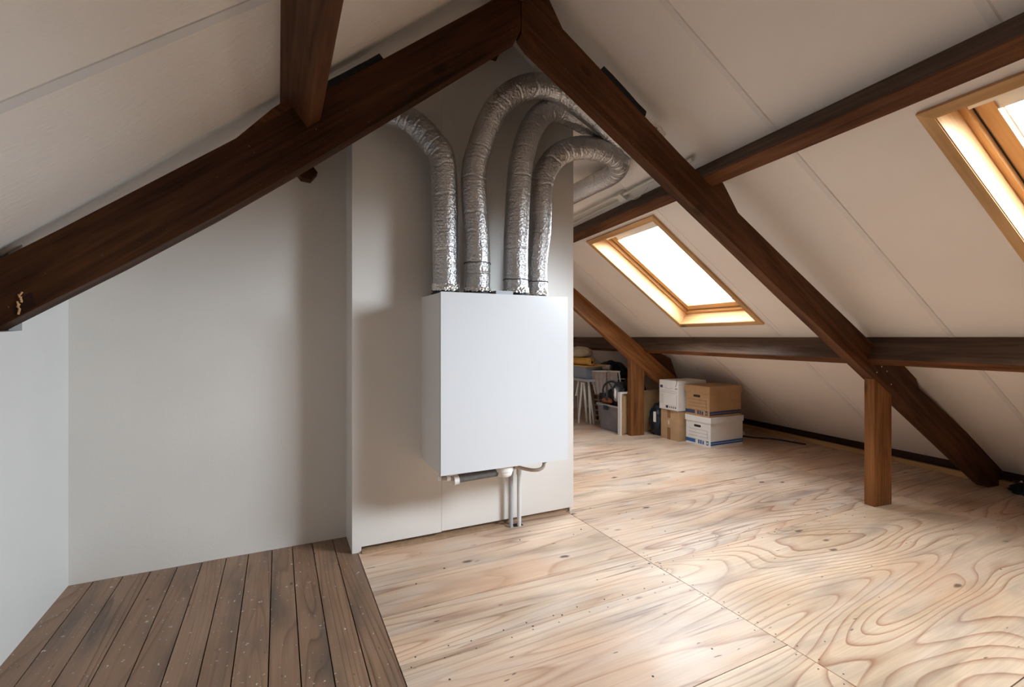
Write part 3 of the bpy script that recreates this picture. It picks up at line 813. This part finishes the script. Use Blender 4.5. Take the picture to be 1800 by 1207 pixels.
# ------------------------------------------------------------------ stored things
M['card'] = plain('brown_cardboard', (0.47, 0.28, 0.14), 0.75, var=0.15, scale=12)
M['card2'] = plain('tan_cardboard', (0.52, 0.34, 0.19), 0.75, var=0.12, scale=12)
M['whitecard'] = plain('white_cardboard', (0.80, 0.79, 0.77), 0.6, var=0.06)
M['navy'] = plain('navy_print', (0.03, 0.05, 0.12), 0.6)
M['blue'] = plain('blue_print', (0.03, 0.12, 0.36), 0.5)
M['ink'] = plain('dark_ink', (0.03, 0.03, 0.06), 0.6)
M['greyink'] = plain('grey_ink', (0.35, 0.34, 0.36), 0.6)
M['brownink'] = plain('brown_ink', (0.22, 0.13, 0.07), 0.6)
M['ptape'] = plain('parcel_tape', (0.28, 0.15, 0.06), 0.3)
M['hole'] = plain('hole_shade', (0.03, 0.015, 0.01), 0.8)
M['bag'] = plain('dark_blue_bag', (0.018, 0.025, 0.042), 0.4, var=0.4, scale=20, bump=0.5)
M['bin'] = plain('smoky_plastic', (0.20, 0.20, 0.23), 0.25, var=0.25, scale=5)
M['binrim'] = plain('grey_plastic_rim', (0.34, 0.35, 0.38), 0.35)
M['tan_board'] = plain('tan_hardboard', (0.52, 0.34, 0.17), 0.6, var=0.15, scale=4)
M['white_metal'] = plain('white_metal', (0.70, 0.70, 0.70), 0.4)
M['cloth'] = plain('beige_cloth', (0.62, 0.55, 0.52), 0.9, var=0.2, scale=25, bump=0.4)
M['yellow'] = plain('ochre_fleece', (0.60, 0.34, 0.07), 0.9, var=0.2, scale=30, bump=0.6)
M['cream'] = plain('cream_canvas', (0.46, 0.40, 0.29), 0.9, var=0.2, scale=30, bump=0.3)
M['tub'] = plain('blue_grey_plastic', (0.19, 0.23, 0.29), 0.4)
M['rust'] = plain('rust_cloth', (0.32, 0.10, 0.04), 0.85, var=0.3, scale=20)
def plaid():
    n = NT('brown_plaid'); v = n.coords((1, 1, 1), rnd=False); sp = n.n('SeparateXYZ'); n.l(v, sp.inputs[0])
    a = n.math('FRACT', n.math('MULTIPLY', sp.outputs['Z'], 14.0)); b_ = n.math('FRACT', n.math('MULTIPLY', sp.outputs['Y'], 14.0))
    f = n.math('MAXIMUM', n.math('GREATER_THAN', a, 0.72), n.math('GREATER_THAN', b_, 0.72))
    n.col(n.mix(f, (0.07, 0.035, 0.025), (0.30, 0.21, 0.17))); n.rough(0.9); return n.m
M['plaid'] = plaid()

def archive_box(loc, sx, sy, h, mat, lid_h, printer, label, lidmat=None, rz=0.0):
    root = empty('archive_box', loc=loc, rotz=rz, label=label, cat='box')
    Mx = WM[root.name]
    def o(name, bm, m, par=None, **k): return obj(name, bm, m, par or root, Mx, local=True, **k)
    e_ = 0.008
    o('carton', B(e_, sx - e_, e_, sy - e_, 0.0, h - .006, b=.002), mat)
    if lid_h:
        bm = bmesh.new(); box(bm, 0, sx, 0, sy, h - lid_h, h); bev(bm, .003)
        o('lid', bm, lidmat or mat)
    printer(o, sx, sy, h, e_)
    return root
def face_rect(o, x, y0, y1, z0, z1, mat, name='print', th=0.0015):
    return o(name, B(x - th, x + .0005, y0, y1, z0, z1), mat)
def prn_std(stripe, ink, flap=True):
    def f(o, sx, sy, h, e_):
        x = e_
        # round-ended dark plate, its colour stands in for shade inside the hand hole
        bm = bmesh.new(); zc = h * .66; yc = sy * .52; rr = .013
        pl = [(yc + .035 + rr * math.cos(a), zc + rr * math.sin(a)) for a in [math.radians(-90 + i * 30) for i in range(7)]] + \
             [(yc - .035 + rr * math.cos(a), zc + rr * math.sin(a)) for a in [math.radians(90 + i * 30) for i in range(7)]]
        prism(bm, pl, x - .002, x + .001, 'X'); o('hole_shade', bm, M['hole'])
        for k in range(4):
            z = h * .53 - k * .037
            face_rect(o, x, sy * .14, sy * .86, z, z + .0035, ink, 'ruled_line')
        face_rect(o, x, sy * .14, sy * .30 if k < 0 else sy * .14 + .004, h * .25, h * .53, ink, 'ruled_line')
        # colour band: left stretch on the end face, then round the corner
        face_rect(o, x, sy * .60, sy - e_, .022, .062, stripe, 'colour_band')
        for k in range(3):
            face_rect(o, x, sy * .44 - k * .030, sy * .44 - k * .030 + .020, .020, .062 - (k == 2) * .006, stripe, 'symbol')
        face_rect(o, x, sy * .10, sy * .10 + .03, .020, .066, stripe, 'symbol')
        face_rect(o, x - .001, sy * .10 + .008, sy * .10 + .022, .032, .052, M['whitecard'] if stripe is M['blue'] else M['card'], 'symbol')
        o('colour_band', B(e_, sx - e_, e_ - .0015, e_ + .001, .022, .040), stripe)
        o('colour_band', B(e_, sx - e_, e_ - .0015, e_ + .001, .045, .064), stripe)
    return f
def prn_white(o, sx, sy, h, e_):
    x = e_
    face_rect(o, x, sy * .80, sy * .93, h * .72, h * .81, M['navy'], 'symbol')
    face_rect(o, x, sy * .08, sy * .18, h * .70, h * .75, M['greyink'], 'symbol')
    bm = bmesh.new(); pts = [Vector((x - .001, sy * .68 - k * .006 * 1.6, h * .75 - .018 * math.sin(math.pi * k / 12))) for k in range(13)]
    tube(bm, pts, .0022, 5); o('swoosh', bm, M['greyink'])
    bm = bmesh.new(); pts = [Vector((x - .001, sy * .16 - k * .003, h * .80 + .0035 * k * k * .35)) for k in range(9)]
    tube(bm, pts, .003, 5); o('torn_fold', bm, M['ink'])
    for k in range(2): face_rect(o, x, sy * .08, sy * .93, h * (.62 - .05 * k), h * (.62 - .05 * k) + .0025, M['greyink'], 'ruled_line')
    for k in range(7): face_rect(o, x, sy * .76, sy * .93, h * (.49 - .045 * k), h * (.49 - .045 * k) + .003, M['greyink'], 'small_text_line')
    face_rect(o, x, sy * .10, sy * .72, h * .15, h * .15 + .0015, M['greyink'], 'ruled_line')
    face_rect(o, x, sy * .10, sy * .11, h * .15, h * .52, M['greyink'], 'ruled_line')
    face_rect(o, x, sy * .52, sy * .64, h * .055, h * .14, M['ink'], 'symbol')
    for k in range(4): face_rect(o, x, sy * (.42 - .095 * k), sy * (.42 - .095 * k) + .012, h * .07, h * .12, M['ink'], 'symbol')
    o('flap_line', B(e_, sx, e_ - .001, e_ + .001, h * .86, h * .865), M['greyink'])
def prn_parcel(o, sx, sy, h, e_):
    x = e_
    face_rect(o, x, sy * .46, sy * .63, h * .72, h - .006, M['ptape'], 'parcel_tape')
    face_rect(o, x, sy * .46, sy * .63, 0.0, h * .40, M['ptape'], 'parcel_tape')
    face_rect(o, x, sy * .53, sy * .58, h * .50, h * .64, M['whitecard'], 'worn_patch')
archive_box((4.180, 3.655, 0), 0.52, 0.362, 0.322, M['whitecard'], 0.062, prn_std(M['blue'], M['greyink']), 'white lidded archive box with blue band, standing on the floor in front')
archive_box((4.175, 3.665, 0.3235), 0.51, 0.352, 0.335, M['card'], 0.078, prn_std(M['navy'], M['brownink']), 'brown lidded archive box with navy band, stacked on the white one')
archive_box((4.105, 4.035, 0), 0.40, 0.300, 0.348, M['card2'], 0, prn_parcel, 'plain tan carton closed with brown tape, at the bottom left of the boxes')
archive_box((4.090, 4.030, 0.350), 0.46, 0.315, 0.348, M['whitecard'], 0, prn_white, 'white archive box with printed end, stacked on the taped tan carton')

def blob(c, dims, seed, amp=0.2, sub=4, frq=3.0):
    bm = bmesh.new(); bmesh.ops.create_icosphere(bm, subdivisions=sub, radius=1.0)
    for v in bm.verts:
        n_ = noise.noise(v.co * frq + Vector((seed, 0, 0))) + 0.5 * noise.noise(v.co * frq * 3 + Vector((seed, 3, 0)))
        v.co *= 1 + amp * n_
        v.co.x = c[0] + dims[0] * v.co.x; v.co.y = c[1] + dims[1] * v.co.y
        v.co.z = max(c[2] - dims[2], c[2] + dims[2] * v.co.z * 1.08)
    return bm
# dark bag left of the cartons
bagr = obj('storage_bag', blob((4.20, 4.46, 0.185), (0.10, 0.125, 0.19), 5, 0.12), M['bag'], None, smooth=True, label='slumped dark blue bag squeezed between the tan carton and the far post', cat='bag')
obj('label_strip', B(4.06, 4.075, 4.37, 4.40, 0.18, 0.30, None, b=.004), M['white_plastic'], bagr, label='white strip on the bag')
# boards behind the far post
o_ = empty('hardboard_panel', loc=(4.05, 4.68, 0), label='large tan hardboard panel standing upright behind the far post', cat='board')
obj('panel_face', B(3.80, 4.42, 4.675, 4.690, 0.012, 0.505, b=.002), M['tan_board'], o_)
obj('edge_strip', B(3.80, 4.42, 4.668, 4.694, 0.505, 0.520), M['cream'], o_); obj('edge_strip', B(3.80, 4.42, 4.668, 4.694, 0.0, 0.012), M['cream'], o_)
o_ = empty('picture_frame', loc=(3.76, 4.62, 0), label='narrow pale wood frame with white edge, standing left of the far post', cat='frame')
obj('backing', B(3.765, 3.99, 4.648, 4.658, 0.01, 0.495), M['tan_board'], o_)
bm = bmesh.new(); box(bm, 3.735, 3.757, 4.615, 4.664, 0.0, 0.522); box(bm, 3.757, 4.00, 4.615, 4.664, 0.505, 0.522); bev(bm, .002); obj('frame_edge', bm, M['white_metal'], o_)
obj('frame_stile', B(3.762, 3.785, 4.618, 4.64, 0.0, 0.500, b=.002), M['batten'], o_)

# plastic crate with things in it
crate = empty('storage_crate', loc=(3.93, 4.9, 0), label='smoky grey open plastic crate full of belongings, left of the far post', cat='crate')
bm = bmesh.new()
def frustum(bm, x0, x1, y0, y1, z0, z1, inset):
    b0 = [(x0 + inset, y0 + inset), (x1 - inset, y0 + inset), (x1 - inset, y1 - inset), (x0 + inset, y1 - inset)]; t0 = [(x0, y0), (x1, y0), (x1, y1), (x0, y1)]
    A = [bm.verts.new((*p, z0)) for p in b0]; T_ = [bm.verts.new((*p, z1)) for p in t0]
    Ti = [bm.verts.new((p[0] + (.008 if p[0] == x0 else -.008), p[1] + (.008 if p[1] == y0 else -.008), z1)) for p in t0]
    Bi = [bm.verts.new((p[0] + (.008 if p[0] < (x0 + x1) / 2 else -.008), p[1] + (.008 if p[1] < (y0 + y1) / 2 else -.008), z0 + .01)) for p in b0]
    bm.faces.new(A[::-1]); bm.faces.new(Bi)
    for i in range(4):
        j = (i + 1) % 4
        bm.faces.new((A[i], A[j], T_[j], T_[i])); bm.faces.new((T_[i], T_[j], Ti[j], Ti[i])); bm.faces.new((Ti[i], Ti[j], Bi[j], Bi[i]))
frustum(bm, 3.775, 4.12, 4.71, 5.13, 0.0, 0.33, 0.03)
obj('crate_body', bm, M['bin'], crate)
bm = bmesh.new(); box(bm, 3.762, 3.78, 4.70, 5.14, 0.318, 0.338); box(bm, 4.115, 4.13, 4.70, 5.14, 0.318, 0.338); box(bm, 3.78, 4.115, 4.70, 4.715, 0.318, 0.338); box(bm, 3.78, 4.115, 5.125, 5.14, 0.318, 0.338)
obj('rim', bm, M['binrim'], crate)
obj('latch', B(3.752, 3.764, 4.90, 4.98, 0.27, 0.325, b=.003), M['ink'], crate, label='small black latch')
def contents(name, bm, mat, label, cat): return obj(name, bm, mat, None, smooth=True, label=label, cat=cat)
contents('rolled_cloth', blob((3.855, 5.02, 0.365), (0.05, 0.11, 0.042), 9, 0.15), M['rust'], 'rust brown rolled cloth lying in the top of the crate', 'cloth')
bk = contents('rucksack', blob((3.93, 4.86, 0.45), (0.10, 0.125, 0.16), 12, 0.16), M['bag'], 'black and grey rucksack piled in the crate', 'bag')
obj('front_pocket', blob((3.85, 4.83, 0.47), (0.035, 0.06, 0.09), 13, 0.12, 3), M['greyink'], bk, smooth=True, label='grey front pocket')
bm = bmesh.new(); tube(bm, catmull([P(1068, 703, 6.05), P(1060, 690, 6.05), P(1063, 676, 6.05), P(1075, 670, 6.0), P(1088, 676, 5.95), P(1094, 682, 5.9)], .01), 0.013, 8); obj('strap', bm, M['black'], bk, smooth=True)
bm = bmesh.new(); tube(bm, catmull([P(1070, 672, 5.98), P(1076, 682, 5.95), P(1079, 700, 5.93)], .01), 0.010, 8); obj('strap', bm, M['black'], bk, smooth=True)
obj('white_tag', blob(tuple(P(1081, 692, 5.86)), (0.006, 0.020, 0.055), 3, 0.4, 3), M['white_plastic'], bk, smooth=True, label='white tag')

def bar(name, a, b_, r, mat, par, **k):
    bm = bmesh.new(); cyl(bm, a, b_, r, 8); return obj(name, bm, mat, par, **k)
def cloth(name, TL, TR, BL, BR, mat, label, cat, seed, amp=.012, back=0.18):
    """hanging cloth between four points, folded back over the rail at its top"""
    bm = bmesh.new(); nu, nv = 24, 22; rows = []
    dirv = (TR - TL).normalized(); nrm = Vector((dirv.y, -dirv.x, 0)).normalized()
    if nrm.x > 0: nrm = -nrm
    for j in range(-6, nv):
        r_ = []
        for i in range(nu):
            u_ = i / (nu - 1)
            if j < 0:
                q_ = TL.lerp(TR, u_) - nrm * (-j / 6) * back * .25 + Vector((0, 0, 0.006 if j > -2 else -(-j - 1) / 5 * back))
            else:
                v_ = j / (nv - 1)
                q_ = TL.lerp(TR, u_).lerp(BL.lerp(BR, u_), v_)
                q_ = q_ + nrm * amp * v_ * math.sin(i * .9 + seed) + Vector((0, 0, .012 * v_ * math.sin(i * .45 + seed)))
                q_ += nrm * .006 * noise.noise(q_ * 12)
            r_.append(bm.verts.new(q_))
        rows.append(r_)
    for a, b_ in zip(rows, rows[1:]):
        for i in range(nu - 1): bm.faces.new((a[i], a[i + 1], b_[i + 1], b_[i]))
    bmesh.ops.solidify(bm, geom=bm.faces[:], thickness=0.004)
    return obj(name, bm, mat, None, smooth=True, label=label, cat=cat)
RL, RRr = P(1033, 652, 6.42), P(1090, 653, 6.12)
rack = empty('drying_rack', loc=tuple(P(1038, 745, 6.56)), label='white folding drying rack between the folding table and the crate, with towels over it', cat='rack')
bar('rail', RL, RRr, 0.009, M['white_metal'], rack)
bar('rail', RL + Vector((.10, .03, -.10)), RRr + Vector((.10, .03, -.10)), 0.006, M['white_metal'], rack)
bar('leg', P(1034, 654, 6.42), P(1038, 745, 6.561), 0.013, M['white_metal'], rack)
bar('leg', P(1035, 674, 6.44), P(1044, 745, 6.561), 0.012, M['white_metal'], rack)
bar('leg', P(1088, 654, 6.14), Vector((RRr.x + .16, RRr.y + .05, 0)), 0.010, M['white_metal'], rack)
cloth('towel', P(1037, 652, 6.39), P(1066, 651, 6.24), P(1046, 693, 6.36), P(1064, 690, 6.22), M['cloth'], 'beige towel hanging lowest, left one on the drying rack', 'towel', 2)
cloth('towel.001', P(1067, 651, 6.23), P(1085, 652, 6.15), P(1068, 684, 6.20), P(1086, 684, 6.13), M['cloth'], 'shorter beige towel, right one on the drying rack', 'towel', 4)
cloth('plaid_blanket', P(1037, 668, 6.50), P(1053, 668, 6.43), P(1046, 738, 6.52), P(1058, 735, 6.44), M['plaid'], 'brown checked blanket hanging beneath the left towel', 'blanket', 7, .008, .05)
bm = bmesh.new(); tube(bm, catmull([P(1038, 646, 6.62), P(1055, 645, 6.5), P(1073, 646, 6.4)], .02), lambda s_, th, i: 0.036 + .005 * noise.noise(Vector((s_ * 12, th, 3))), 16)
bl = obj('blanket_roll', bm, M['cloth'], None, smooth=True, label='grey-beige rolled blanket lying behind the towels', cat='blanket')
# dark masses added to stand in for the unlit recess deep under the slope
for i, (c_, d_, sd, lb) in enumerate((((4.50, 5.75, 0.40), (0.26, 0.34, 0.41), 41, 'large black mass added as shade behind the towels, deep under the roof'),
                                      ((4.42, 5.18, 0.30), (0.16, 0.22, 0.33), 43, 'smaller black mass added as shade behind the rucksack and hardboard'))):
    bm = blob(c_, d_, sd, 0.10); obj('shade_filler' if i == 0 else 'shade_filler.001', bm, M['bag'], None, smooth=True, label=lb, cat='shade_filler')
bl.location.z -= 0.0

# folding table and what stands on it
tb = empty('folding_table', loc=(3.85, 5.65, 0), label='small grey-topped folding table with white legs at the far left of the storage', cat='table')
obj('table_top', B(3.66, 4.10, 5.20, 6.1, 0.605, 0.635, b=.004), M['binrim'], tb)
for a, b_, rr_ in ((P(1023, 671, 6.42), P(1017, 743, 6.643), .014), (P(1026, 671, 6.42), P(1032, 742, 6.69), .016), (P(1017, 672, 6.6), P(1013, 695, 6.6), .014), (Vector((4.06, 5.3, .60)), Vector((4.06, 5.3, 0)), .012), (Vector((4.06, 6.0, .60)), Vector((4.06, 6.0, 0)), .012), (Vector((3.70, 6.0, .60)), Vector((3.70, 6.0, 0)), .012)):
    bar('leg', a, b_, rr_, M['white_metal'], tb)
bm = bmesh.new(); frustum(bm, 3.66, 4.02, 5.24, 5.82, 0.636, 0.80, .03); obj('plastic_tub', bm, M['tub'], None, label='blue-grey plastic tub on the folding table', cat='tub')
bm = bmesh.new(); tube(bm, catmull([(3.74, 5.20, 0.868), (3.72, 5.50, 0.87), (3.72, 5.85, 0.88)], .02), lambda s_, th, i: 0.050 + .007 * noise.noise(Vector((s_ * 20, th, 0))), 18)
yl = obj('ochre_roll', bm, M['yellow'], None, smooth=True, label='ochre rolled fleece lying across the tub', cat='fleece')
bm = bmesh.new(); tube(bm, catmull([(3.735, 5.192, 0.862), (3.735, 5.21, 0.862)], .02), 0.016, 12); obj('roll_core', bm, M['hole'], yl)
obj('fleece_fold', B(3.66, 4.0, 5.20, 5.8, 0.802, 0.816, b=.004), M['yellow'], yl)
obj('canvas_bag', blob((3.80, 5.56, 0.985), (0.13, 0.22, 0.075), 21, 0.12), M['cream'], None, smooth=True, label='cream canvas bag on top of the ochre roll', cat='bag')

# bits on the floor beside the boxes
cb = bmesh.new(); tube(cb, catmull([(4.95, 4.05, 0.012), (5.05, 3.80, 0.01), (5.18, 3.62, 0.012), (5.25, 3.3, 0.01)], .02), 0.008, 8)
obj('black_cable', cb, M['black'], None, smooth=True, label='black cable lying in the dark behind the archive boxes', cat='cable')
obj('crumpled_paper', blob((5.02, 3.93, 0.03), (0.035, 0.03, 0.028), 31, 0.4), M['whitecard'], None, label='crumpled white scrap on the floor right of the boxes', cat='paper')
obj('foil_scraps', blob(tuple(RW(5.05, 2.20, 0.035)), (0.06, 0.05, 0.035), 33, 0.5, 3), M['tape'], None, label='crumpled silver foil scrap at the foot of the near right rafter', cat='foil')
obj('dark_rag', blob(tuple(RW(4.95, 2.12, 0.02)), (0.12, 0.10, 0.05), 37, 0.3), M['felt'], None, smooth=True, label='dark rag on the floor at the right edge of the photo', cat='rag')
